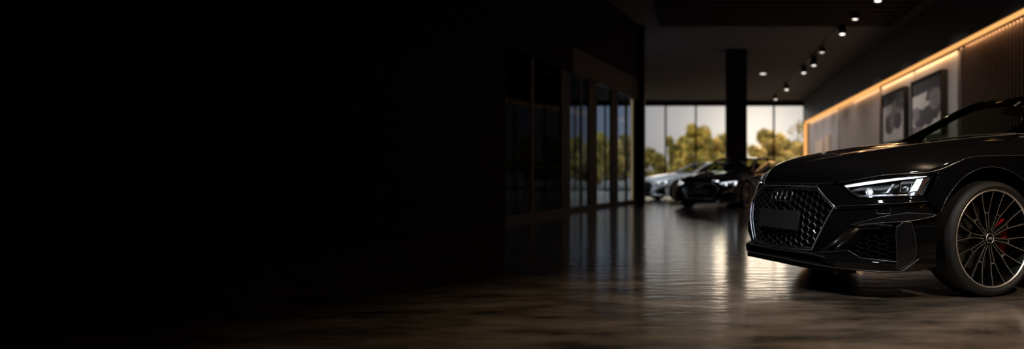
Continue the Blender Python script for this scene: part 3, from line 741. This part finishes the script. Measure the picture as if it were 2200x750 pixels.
car = make_car()
tag(car, 'large glossy black coupe in the foreground with lit headlight and red brake caliper', 'car', 'cars on display in the showroom')
dark = copy_tree(car)
dark.location = (.39, 17.0, 0); dark.rotation_euler = (0, 0, math.pi + R(62)); dark.scale = (.88, .88, .86)
tag(dark, 'smaller black car parked in front of the thick column, behind the foreground coupe', 'car', 'cars on display in the showroom')
white = copy_tree(car, None, {M['paint']: M['white_paint']})
white.location = (-.92, 22.4, 0); white.rotation_euler = (0, 0, math.pi + R(30)); white.scale = (.85, .85, .84)
tag(white, 'silver-white car parked farthest back, left of the dark car', 'car', 'cars on display in the showroom')

# ------------------------------------------------------------------ room
XR, YF, ZC = 5.5, 38.6, 4.65
struct(MB().box(-16, 7.5, -6, YF + .1, -.2, 0).build('floor', M['floor']))
ce = struct(MB().box(-16, 7.5, -6, YF + .3, ZC, ZC + .2).build('ceiling', M['ceil']))
sl = MB()
for i in range(22): sl.box(-1.0, 5.0, 9.4 + i * .46, 9.66 + i * .46, ZC - .06, ZC)
sl.build('slat_panel', M['slatc'], ce)
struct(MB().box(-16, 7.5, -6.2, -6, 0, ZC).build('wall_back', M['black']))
# far window wall
mx = [-11.11, -9.54, -7.97, -6.4, -4.83, -3.26, -1.69, -.12, 1.45, 2.45, 3.93, 5.5]
wf = struct(MB().box(-16, mx[0], YF, YF + .25, 0, ZC).box(mx[0], 7.5, YF, YF + .25, 4.43, ZC).box(XR, 7.5, YF, YF + .25, 0, 4.43).build('wall_far', M['col']))
for i in range(len(mx) - 1):
    a, b = mx[i], mx[i + 1]
    fr = MB().box(a - .045, a + .045, YF, YF + .16, .06, 4.43).box(b - .045, b + .045, YF, YF + .16, .06, 4.43).box(a, b, YF, YF + .16, 0, .08).box(a, b, YF, YF + .16, 4.37, 4.43)
    w = struct(fr.build('window_%d' % (i + 1), M['mull']))
    MB().box(a + .045, b - .045, YF + .07, YF + .085, .08, 4.37).build('pane', M['pane'], w)
# left side: outer wall, tinted partition, header
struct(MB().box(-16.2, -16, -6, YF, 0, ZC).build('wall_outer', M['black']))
def pl(y): return -2.56 + .171 * (y - 13.9)
def pbox(mb, y0, y1, z0, z1, t0=-.06, t1=.06, mi=0):
    vs = [(pl(y) + t, y, z) for z in (z0, z1) for y in (y0, y1) for t in (t0, t1)]
    mb.add(vs, [(0, 2, 3, 1), (4, 5, 7, 6), (0, 1, 5, 4), (2, 6, 7, 3), (0, 4, 6, 2), (1, 3, 7, 5)], mi); return mb
def ypx(px):  # depth along the partition
    k = (px - 1500) / 1600; return (-2.56 - .171 * 13.9) / (k - .171)
wl = struct(pbox(pbox(MB(), -6, ypx(1078), 0, ZC), ypx(1078), 19.5, 3.22, ZC).build('wall_left', M['black']))  # opaque black part stands in for the fade to darkness at left
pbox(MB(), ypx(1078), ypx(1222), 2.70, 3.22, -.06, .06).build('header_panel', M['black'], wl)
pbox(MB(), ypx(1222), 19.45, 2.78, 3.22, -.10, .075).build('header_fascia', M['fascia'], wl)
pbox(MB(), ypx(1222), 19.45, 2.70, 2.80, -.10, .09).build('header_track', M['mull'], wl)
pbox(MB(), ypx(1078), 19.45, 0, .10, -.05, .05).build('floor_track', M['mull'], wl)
for (p0, p1) in ((1204, 1223), (1263, 1281), (1311, 1326)):
    pbox(MB(), ypx(p0), ypx(p1), 0, 2.78, -.02, .02).build('post', M['col'], wl)
for (p0, p1) in ((1246, 1250), (1343, 1347), (1140, 1145)):
    pbox(MB(), ypx(p0), ypx(p1), 0, 2.78, -.012, .012).build('glazing_bar', M['mull'], wl)
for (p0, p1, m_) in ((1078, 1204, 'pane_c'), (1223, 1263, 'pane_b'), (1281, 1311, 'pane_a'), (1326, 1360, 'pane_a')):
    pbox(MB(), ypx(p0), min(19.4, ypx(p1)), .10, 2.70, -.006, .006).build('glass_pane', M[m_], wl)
c = struct(MB().box(-1.70, -1.40, 19.4, 19.75, 0, ZC).build('column', M['col']))
MB().box(-1.755, -1.70, 19.36, 19.45, .02, 2.78).build('reflection_strip', M['led_reflection'], c)  # glowing strip put in for a warm reflected line, not a lamp
struct(MB().box(.86, 1.51, 23.0, 23.6, 0, ZC).build('column', M['col']))
# right wall
def yw(px): return XR * 1600 / (px - 1500.)
wr = struct(MB().box(XR, XR + .2, -6, YF, 0, ZC).build('wall_right', M['char']))
struct(MB().box(XR - .16, XR, -6, YF - .9, 3.47, ZC).build('trim_1', M['char']))
def wpanel(y0, y1, m_, t=.05): return MB().box(XR - t, XR, y0, y1, 0, 3.40).build('wall_panel', M[m_], wr)
wpanel(yw(1804) + .06, yw(1742), 'panel_mauve'); wpanel(yw(1895) + .1, yw(1805) - .06, 'panel_brown')
wpanel(yw(1969) + .05, yw(1899), 'panel_pale'); wpanel(yw(2064) + .05, yw(1971), 'panel_pale')
sb = MB().box(XR - .03, XR, -6, yw(2070), 0, 3.40, 1)
y = yw(2070) - .06
while y > 4.0:
    sb.box(XR - .08, XR - .03, y - .075, y, 0, 3.38, 0); y -= .15
struct(sb.build('trim_2', [M['wood'], M['woodback']]))
ls = MB().box(XR - .125, XR - .087, -5.5, 22.2, 3.40, 3.471).build('light_strip', M['led'])
tag(ls, 'thin warm light strip above the slatted cladding and the framed prints', 'light strip', 'warm wall light strips')
ls = MB().box(XR - .125, XR - .087, 22.2, YF - 1.0, 3.355, 3.471).build('light_strip', M['led'])
tag(ls, 'thicker sloping orange light strip between the framed prints and the windows', 'light strip', 'warm wall light strips')
lv = MB().box(XR - .12, XR - .055, yw(1735.5), yw(1732), 0.02, 3.35).build('light_strip', M['led'])
tag(lv, 'upright warm glowing light strip at the window end of the right wall', 'light strip', 'warm wall light strips')
# pictures
def picture(y0, y1, z0, z1, shapes, label):
    e = empty('picture', (XR - .052, (y0 + y1) / 2, z0))
    yc = (y0 + y1) / 2; W = y1 - y0; H = z1 - z0
    mb = MB(); b_ = .055
    for (ya, yb, za, zb) in ((0, W, 0, b_), (0, W, H - b_, H), (0, b_, b_, H - b_), (W - b_, W, b_, H - b_)): mb.box(-.15, 0, ya - W / 2, yb - W / 2, za, zb)
    mb.build('picture_frame', M['frame'], e)
    pr = MB(); pr.box(-.11, 0, -W / 2 + b_, W / 2 - b_, b_, H - b_, 0)
    for k, (mi, pts) in enumerate(shapes):
        # u runs from the far edge (0) to the near edge (1)
        pr.prism([((W / 2 - b_) - u * (W - 2 * b_), b_ + v * (H - 2 * b_)) for u, v in pts], lambda p, d: (d, p[0], p[1]), -.110 - .0015 * (k + 1), -.109, mi)
    pr.build('print', [M['pr_bg'], M['pr_dk'], M['pr_md'], M['pr_top']], e)
    tag(e, label, 'picture', 'framed prints on the right wall'); return e
def blob(cx, cy, rx, ry, n=18, w=.09, ph=0): return [(min(1, max(0, cx + rx * (1 + w * math.sin(3 * a + ph)) * math.cos(a))), min(1, max(0, cy + ry * (1 + w * math.cos(2 * a + ph)) * math.sin(a)))) for a in [2 * math.pi * i / n for i in range(n)]]
picture(19.2, 21.55, 1.62, 3.04, [(3, [(0, .76), (1, .82), (1, 1), (0, 1)]), (2, [(.44, .3), (.6, .3), (.62, .84), (.46, .82)]), (1, blob(.78, .68, .16, .20)), (2, blob(.66, .5, .22, .2, ph=1)), (1, blob(.3, .36, .2, .2, ph=2)), (1, blob(.70, .40, .18, .18)), (2, blob(.45, .45, .12, .2))],
        'black framed grey print on the pale wall, left of the other print')
picture(16.25, 18.6, 1.62, 3.05, [(3, [(0, .74), (1, .80), (1, 1), (0, 1)]), (1, [(.42, .45), (.55, .8), (.95, .8), (1, .45), (.85, .25), (.6, .3)]), (2, blob(.78, .6, .2, .2)), (1, blob(.28, .32, .24, .18, ph=1)), (2, blob(.14, .4, .13, .15)), (0, blob(.47, .55, .16, .055)), (1, blob(.55, .34, .2, .16, ph=2)), (2, [(0, 0), (.5, 0), (.4, .12), (0, .2)])],
        'larger-looking black framed print on the pale wall, beside the slatted cladding')
for (a, b, z1, lb) in ((1757, 1773, 2.33, 'wider cream board standing in for a wall reflection, beside the upright light strip'), (1777, 1787, 2.42, 'narrower cream board standing in for a wall reflection, right of the wider one')):
    y0, y1 = yw(b), yw(a)
    e = empty('reflection_board', (XR - .056, (y0 + y1) / 2, 0)); h = (y1 - y0) / 2  # cream slabs stand in for warm reflections on the glossy wall panel
    MB().box(-.06, 0, -h, h, .9, z1).build('board', M['board'], e); MB().box(-.10, 0, -h - .05, h + .05, .0, .9).build('plinth', M['panel_mauve'], e)
    tag(e, lb, 'reflection stand-in', 'boards standing in for wall reflections')
# ceiling fixtures
tag(MB().box(3.69, 3.73, 6, 37.6, ZC - .035, ZC).build('track_rail', M['fixture']), 'long black ceiling track carrying the row of spotlights', 'lighting track')
def spot(y, z, tilt, label):
    e = empty('track_spotlight', (3.71, y, ZC - .035))
    b = MB().tube([(0, 0, 0), (0, 0, -.07)], .03, 10).box(-.10, -.055, -.05, .05, -.12, -.03); b.build('bracket', M['bracket'], e)
    L_ = (ZC - .035) - z
    body = MB().lathe([(0, -.04), (.085, -.04), (.10, -.06), (.10, -L_ + .02), (.095, -L_), (.075, -L_), (.07, -L_ + .03), (0, -L_ + .03)], 24, 'z').build('lamp_body', M['fixture'], e)
    body.rotation_euler = (tilt, 0, 0)
    MB().lathe([(0, -L_ - .010), (.045, -L_ - .006), (.066, -L_ + .004)], 24, 'z').build('lamp_lens', M['lampface'], body)
    tag(e, label, 'spotlight', 'black track spotlights'); return e
nth = ['nearest', 'second', 'third', 'fourth', 'fifth', 'sixth', 'seventh', 'farthest']
for i, (y, z, tl) in enumerate(((15.4, 4.32, .1), (17.6, 4.42, -.05), (19.2, 4.36, .12), (22.3, 4.42, -.08), (23.9, 4.26, .05), (26.2, 4.34, .1), (31.3, 4.34, .18), (35.7, 4.40, .1))):
    spot(y, z, -tl, ('nearest lit black spotlight on the ceiling track, at the top edge' if i == 0 else 'farthest lit black spotlight on the ceiling track, just above the windows' if i == 7 else nth[i] + ' lit black spotlight along the ceiling track, counting from the nearest'))
dl = MB().lathe([(0, -.012), (.11, -.012), (.13, -.02), (.16, -.02), (.165, 0)], 28, 'z', 1)
for i, f in enumerate(dl.f):
    if i % 4 == 0: dl.mi[i] = 0
d = dl.build('downlight', [M['lampface'], M['bracket']]); d.location = (2.48, 28.5, ZC)
tag(d, 'round recessed ceiling downlight left of the track spotlights', 'downlight')

# ------------------------------------------------------------------ outdoors
struct(MB().box(-60, 60, YF + .25, 160, -.3, -.02).build('ground', M['grass']))
def tree_proto(seed, h, w, mleaf, n, blobs, leaf=.16, bare=False):
    rnd = random.Random(seed); e = empty('tree')
    tk = MB(); top = h * .72
    tk.tube([(0, 0, 0), (.05, .03, h * .3), (-.04, 0, h * .55), (.02, 0, top)], lambda t: .11 * (1 - .8 * t) * h / 5, 8)
    cs = []
    for k in range(blobs):
        zz = rnd.uniform(.22, 1.0); prof = w * .5 * (1.1 - .75 * max(0, zz - .35) / .65) * (.75 if zz < .3 else 1)
        a = rnd.uniform(0, 6.283); rr = prof * math.sqrt(rnd.random()) * .85
        c = Vector((rr * math.cos(a), rr * math.sin(a), zz * h * .95)); cs.append((c, rnd.uniform(.07, .145) * w + .10))
        z0 = max(.2 * h, c.z - .25 * h); tk.tube([(0, 0, min(z0, top)), tuple(c * .5 + Vector((0, 0, min(z0, top))) * .5 + Vector((0, 0, .05))), tuple(c)], lambda t: .03 * (1 - .7 * t) * h / 5, 5)
    tk.build('trunk', M['bark'], e)
    lf = MB(); vs = []; fs = []
    for i in range(n):
        c, r = rnd.choice(cs); d = Vector((rnd.gauss(0, 1), rnd.gauss(0, 1), rnd.gauss(0, 1))).normalized() * r * rnd.random() ** .4
        p = c + d; s = leaf * rnd.uniform(.6, 1.3)
        a = Vector((rnd.gauss(0, 1), rnd.gauss(0, 1), rnd.gauss(0, 1))).normalized(); b = a.orthogonal().normalized() * s * .6; a = a * s
        o = len(vs); vs += [p - a, p + b * .9, p + a, p - b * .9]; fs.append((o, o + 1, o + 2, o + 3))
    lf.add(vs, fs); lf.build('foliage', mleaf, e, recalc=False)
    return e
P_ = {'big': (3, 5.0, 3.6, 'leaf_g', 5200, 44), 'slim': (5, 4.4, 1.5, 'leaf_d', 2200, 18), 'bush': (8, 3.2, 3.6, 'leaf_g', 4200, 24), 'gold': (11, 3.6, 3.4, 'leaf_y', 4600, 28), 'bare': (21, 5.0, 2.6, 'leaf_d', 420, 16), 'dark': (31, 3.2, 3.0, 'leaf_d', 4000, 22)}
protos = {}
def tree(kind, px, top, y, label, ws=1., rz=0.):
    zt = .694 + (380 - top) / 1600 * y
    if kind not in protos:
        a = P_[kind]; e = tree_proto(a[0], a[1], a[2], M[a[3]], a[4], a[5]); protos[kind] = e
    else: e = copy_tree(protos[kind])
    s = zt / P_[kind][1]
    e.location = ((px - 1500) / 1600 * y, y, -.03); e.scale = (s * ws, s * ws, s); e.rotation_euler = (0, 0, rz)
    tag(e, label, 'tree', 'trees outside the windows')
tree('big', 1498, 266, 58, 'tallest leafy tree outside, in the middle of the windows left of the column', 1., 0)
tree('slim', 1442, 288, 64, 'slim dark tree just right of the first window bar', 1., 0)
tree('dark', 1396, 322, 54, 'dark bushy tree outside beside the left column', .9, 1)
tree('dark', 1416, 332, 49, 'low dark bush outside behind the silver car', .8, 2)
tree('big', 1466, 292, 71, 'leafy tree outside standing left of the tallest tree', .75, 2)
tree('gold', 1532, 302, 65, 'yellow-green tree outside right of the tallest tree', .9, 1)
tree('big', 1552, 286, 79, 'tree outside whose crown touches the thick column on its left', .8, 4)
tree('bush', 1520, 340, 50, 'low bush outside behind the roof of the dark car', 1., .5)
tree('bush', 1460, 345, 46, 'low green bush outside above the silver car roof', 1., 1.5)
tree('gold', 1590, 310, 72, 'golden tree outside partly hidden behind the thick column', 1., 2)
tree('gold', 1625, 318, 60, 'bushy tree outside just right of the thick column', .9, 3)
tree('gold', 1655, 286, 67, 'rounded tree outside in the pane right of the thick column', 1.05, 3)
tree('gold', 1694, 304, 75, 'golden bushy tree outside in the last pane', 1.05, 4)
tree('bare', 1712, 252, 84, 'thin almost bare tree rising in the last pane', .9, 1)
tree('gold', 1725, 312, 60, 'golden bush outside next to the upright light strip', .9, 5)
tree('bush', 1670, 342, 51, 'low bush outside at the foot of the last window bar', 1.2, 2)
tree('gold', 1640, 345, 47, 'low golden bush outside right of the dark car roof', 1., 1)
tree('big', 1345, 288, 57, 'tree seen through the tinted glass next to the left column', .8, 1)
tree('gold', 1318, 305, 51, 'golden tree seen through the tinted glass by the last post', .9, 2)
tree('big', 1290, 284, 64, 'tree seen through the tinted pane between the two farther posts', .8, 5)
tree('bush', 1262, 310, 57, 'bushy tree seen through the glass behind the middle post', 1., 4)
tree('big', 1236, 292, 71, 'tree seen dimly through the pane right of the nearest post', .9, 3)
tree('dark', 1190, 300, 53, 'dim tree behind the darkened glass left of the nearest post', 1.2, 3)
tree('big', 1130, 292, 60, 'barely visible tree behind the leftmost darkened glass', 1., 2)

# ------------------------------------------------------------------ light
W = bpy.data.worlds.new('sky'); SC.world = W; W.use_nodes = True
nt = W.node_tree; bg = nt.nodes['Background']
tc = nt.nodes.new('ShaderNodeTexCoord')
sd = Vector((150 / 1600., 1, 70 / 1600.)).normalized()
dt = nt.nodes.new('ShaderNodeVectorMath'); dt.operation = 'DOT_PRODUCT'; dt.inputs[1].default_value = sd
nm = nt.nodes.new('ShaderNodeVectorMath'); nm.operation = 'NORMALIZE'
nt.links.new(tc.outputs['Generated'], nm.inputs[0]); nt.links.new(nm.outputs[0], dt.inputs[0])
def mth(op, a, b=None):
    n = nt.nodes.new('ShaderNodeMath'); n.operation = op
    for i, x in enumerate((a, b)):
        if x is None: continue
        if isinstance(x, (int, float)): n.inputs[i].default_value = x
        else: nt.links.new(x, n.inputs[i])
    return n.outputs[0]
ang = mth('ARCCOSINE', mth('MINIMUM', dt.outputs['Value'], .99999))
def gauss(s): q = mth('DIVIDE', ang, s); return mth('EXPONENT', mth('MULTIPLY', mth('MULTIPLY', q, q), -1.))
def rgb(col, fac):
    n = nt.nodes.new('ShaderNodeVectorMath'); n.operation = 'SCALE'; n.inputs[0].default_value = col
    if isinstance(fac, (int, float)): n.inputs['Scale'].default_value = fac
    else: nt.links.new(fac, n.inputs['Scale'])
    return n.outputs[0]
def addv(a, b):
    n = nt.nodes.new('ShaderNodeVectorMath'); n.operation = 'ADD'; nt.links.new(a, n.inputs[0]); nt.links.new(b, n.inputs[1]); return n.outputs[0]
cn = nt.nodes.new('ShaderNodeTexNoise'); cn.inputs['Scale'].default_value = 3.; cn.inputs['Detail'].default_value = 4
mp = nt.nodes.new('ShaderNodeMapping'); mp.inputs['Scale'].default_value = (1, 1, 7)
nt.links.new(nm.outputs[0], mp.inputs[0]); nt.links.new(mp.outputs[0], cn.inputs['Vector'])
cl = mth('ADD', .7, mth('MULTIPLY', cn.outputs['Fac'], .6))
dt2 = nt.nodes.new('ShaderNodeVectorMath'); dt2.operation = 'DOT_PRODUCT'; dt2.inputs[1].default_value = Vector((116 / 1600., 1, 92 / 1600.)).normalized()
nt.links.new(nm.outputs[0], dt2.inputs[0])
q2 = mth('DIVIDE', mth('ARCCOSINE', mth('MINIMUM', dt2.outputs['Value'], .999999)), R(3.2)); gauss2 = mth('EXPONENT', mth('MULTIPLY', mth('MULTIPLY', q2, q2), -1.))
base = rgb((.22, .235, .265), cl)
skyc = addv(base, addv(rgb((.40, .35, .29), gauss(R(10))), addv(rgb((.24, .21, .165), gauss(R(6))), rgb((.40, .33, .24), gauss2))))
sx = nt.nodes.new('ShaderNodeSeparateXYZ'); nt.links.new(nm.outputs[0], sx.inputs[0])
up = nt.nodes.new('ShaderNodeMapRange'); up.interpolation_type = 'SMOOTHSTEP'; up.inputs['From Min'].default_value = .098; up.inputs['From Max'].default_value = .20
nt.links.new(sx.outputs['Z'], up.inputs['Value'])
skyc = addv(skyc, rgb((3.0, 2.7, 2.35), up.outputs['Result']))  # unseen upper band, added bright to light the floor and trees
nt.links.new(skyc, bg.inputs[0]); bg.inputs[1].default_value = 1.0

def light(kind, name, loc, energy, col, **k):
    l = bpy.data.lights.new(name, kind); l.energy = energy; l.color = col
    for a, b in k.items(): setattr(l, a, b)
    o = bpy.data.objects.new(name, l); COL.objects.link(o); o.location = loc; return o
def aim(o, t): o.rotation_euler = (Vector(t) - o.location).to_track_quat('-Z', 'Y').to_euler()
s = light('SUN', 'sun', (6, 90, 12), .032, (1, .80, .58), angle=R(5.5)); s.rotation_euler = Vector((110 / 1600., 1, math.tan(R(6.0)))).to_track_quat('Z', 'Y').to_euler()
a = light('SPOT', 'showroom_and_fill_lamp', (1.95, 6.5, 4.55), 420, (1, .74, .50), spot_size=R(62), spot_blend=.6, shadow_soft_size=.05); aim(a, (1.3, 4.0, 0))
a = light('SPOT', 'showroom_and_fill_lamp', (2.4, 5.6, 4.55), 280, (1, .74, .50), spot_size=R(70), spot_blend=.7, shadow_soft_size=.05); aim(a, (1.6, 3.4, 0))
a = light('SPOT', 'showroom_and_fill_lamp', (-1.0, 2.0, 4.5), 480, (.86, .92, 1), spot_size=R(34), spot_blend=.8, shadow_soft_size=.12); aim(a, (.75, 4.4, .5))  # unseen fill spot added to bring out the car's front edges
a = light('SPOT', 'showroom_and_fill_lamp', (2.3, .6, 4.5), 720, (1, .78, .56), spot_size=R(46), spot_blend=.8, shadow_soft_size=.08); aim(a, (1.6, 3.3, 0))  # unseen fill spot added to light the wheel and the near floor
for y_, e_ in ((12.6, 40), (15.4, 110), (17.6, 110), (19.2, 130), (22.3, 150), (23.9, 130), (26.2, 170), (28.8, 160), (31.3, 160), (33.4, 150), (35.7, 150)):
    a = light('SPOT', 'track_and_fill_lamp', (3.71, y_, 4.25), e_, (1, .86, .76), spot_size=R(100), spot_blend=1., shadow_soft_size=.07); aim(a, (XR, y_, -.2))  # the ones without a fixture are added to brighten the wall
a = light('SPOT', 'showroom_and_fill_lamp', (-1.6, 20.4, 4.5), 500, (.82, .90, 1), spot_size=R(50), spot_blend=.8, shadow_soft_size=.2); aim(a, (-.9, 22.2, .6))  # unseen cool spot added to brighten the silver car
a = light('SPOT', 'showroom_and_fill_lamp', (-.3, 14.6, 4.5), 160, (.82, .90, 1), spot_size=R(40), spot_blend=.8, shadow_soft_size=.2); aim(a, (.2, 16.6, .6))  # unseen cool spot added to brighten the smaller dark car
for k, e_ in enumerate((44, 30, 13)):   # the light strip's own output, along its length
    a = light('AREA', 'strip_light', (XR - .10, 4 + 11.2 * k + 5.6, 3.35), e_, (1, .55, .24), shape='RECTANGLE', size=.05, size_y=11.); aim(a, (XR - .10, 9.6 + 11.2 * k, 0))

# ------------------------------------------------------------------ camera
cd = bpy.data.cameras.new('camera'); cam = bpy.data.objects.new('camera', cd); COL.objects.link(cam)
cam.location = (0, 0, .694); cam.rotation_euler = (R(90), 0, 0)
cd.sensor_fit = 'HORIZONTAL'; cd.sensor_width = 36; cd.lens = 1600 / 2200 * 36
cd.shift_x = -400 / 2200; cd.shift_y = 5 / 2200
cd.clip_end = 500; cd.clip_start = .05
cd.dof.use_dof = True; cd.dof.focus_distance = 4.35; cd.dof.aperture_fstop = 1.0
SC.camera = cam
SC.view_settings.view_transform = 'Standard'; SC.view_settings.look = 'None'; SC.view_settings.gamma = 1; SC.view_settings.exposure = 0
SC.view_settings.use_curve_mapping = False
SC.cycles.use_denoising = True
SC.cycles.max_bounces = 10; SC.cycles.transparent_max_bounces = 16; SC.cycles.diffuse_bounces = 4; SC.cycles.glossy_bounces = 5
SC.cycles.caustics_reflective = False; SC.cycles.caustics_refractive = False
SC.cycles.sample_clamp_indirect = 4.
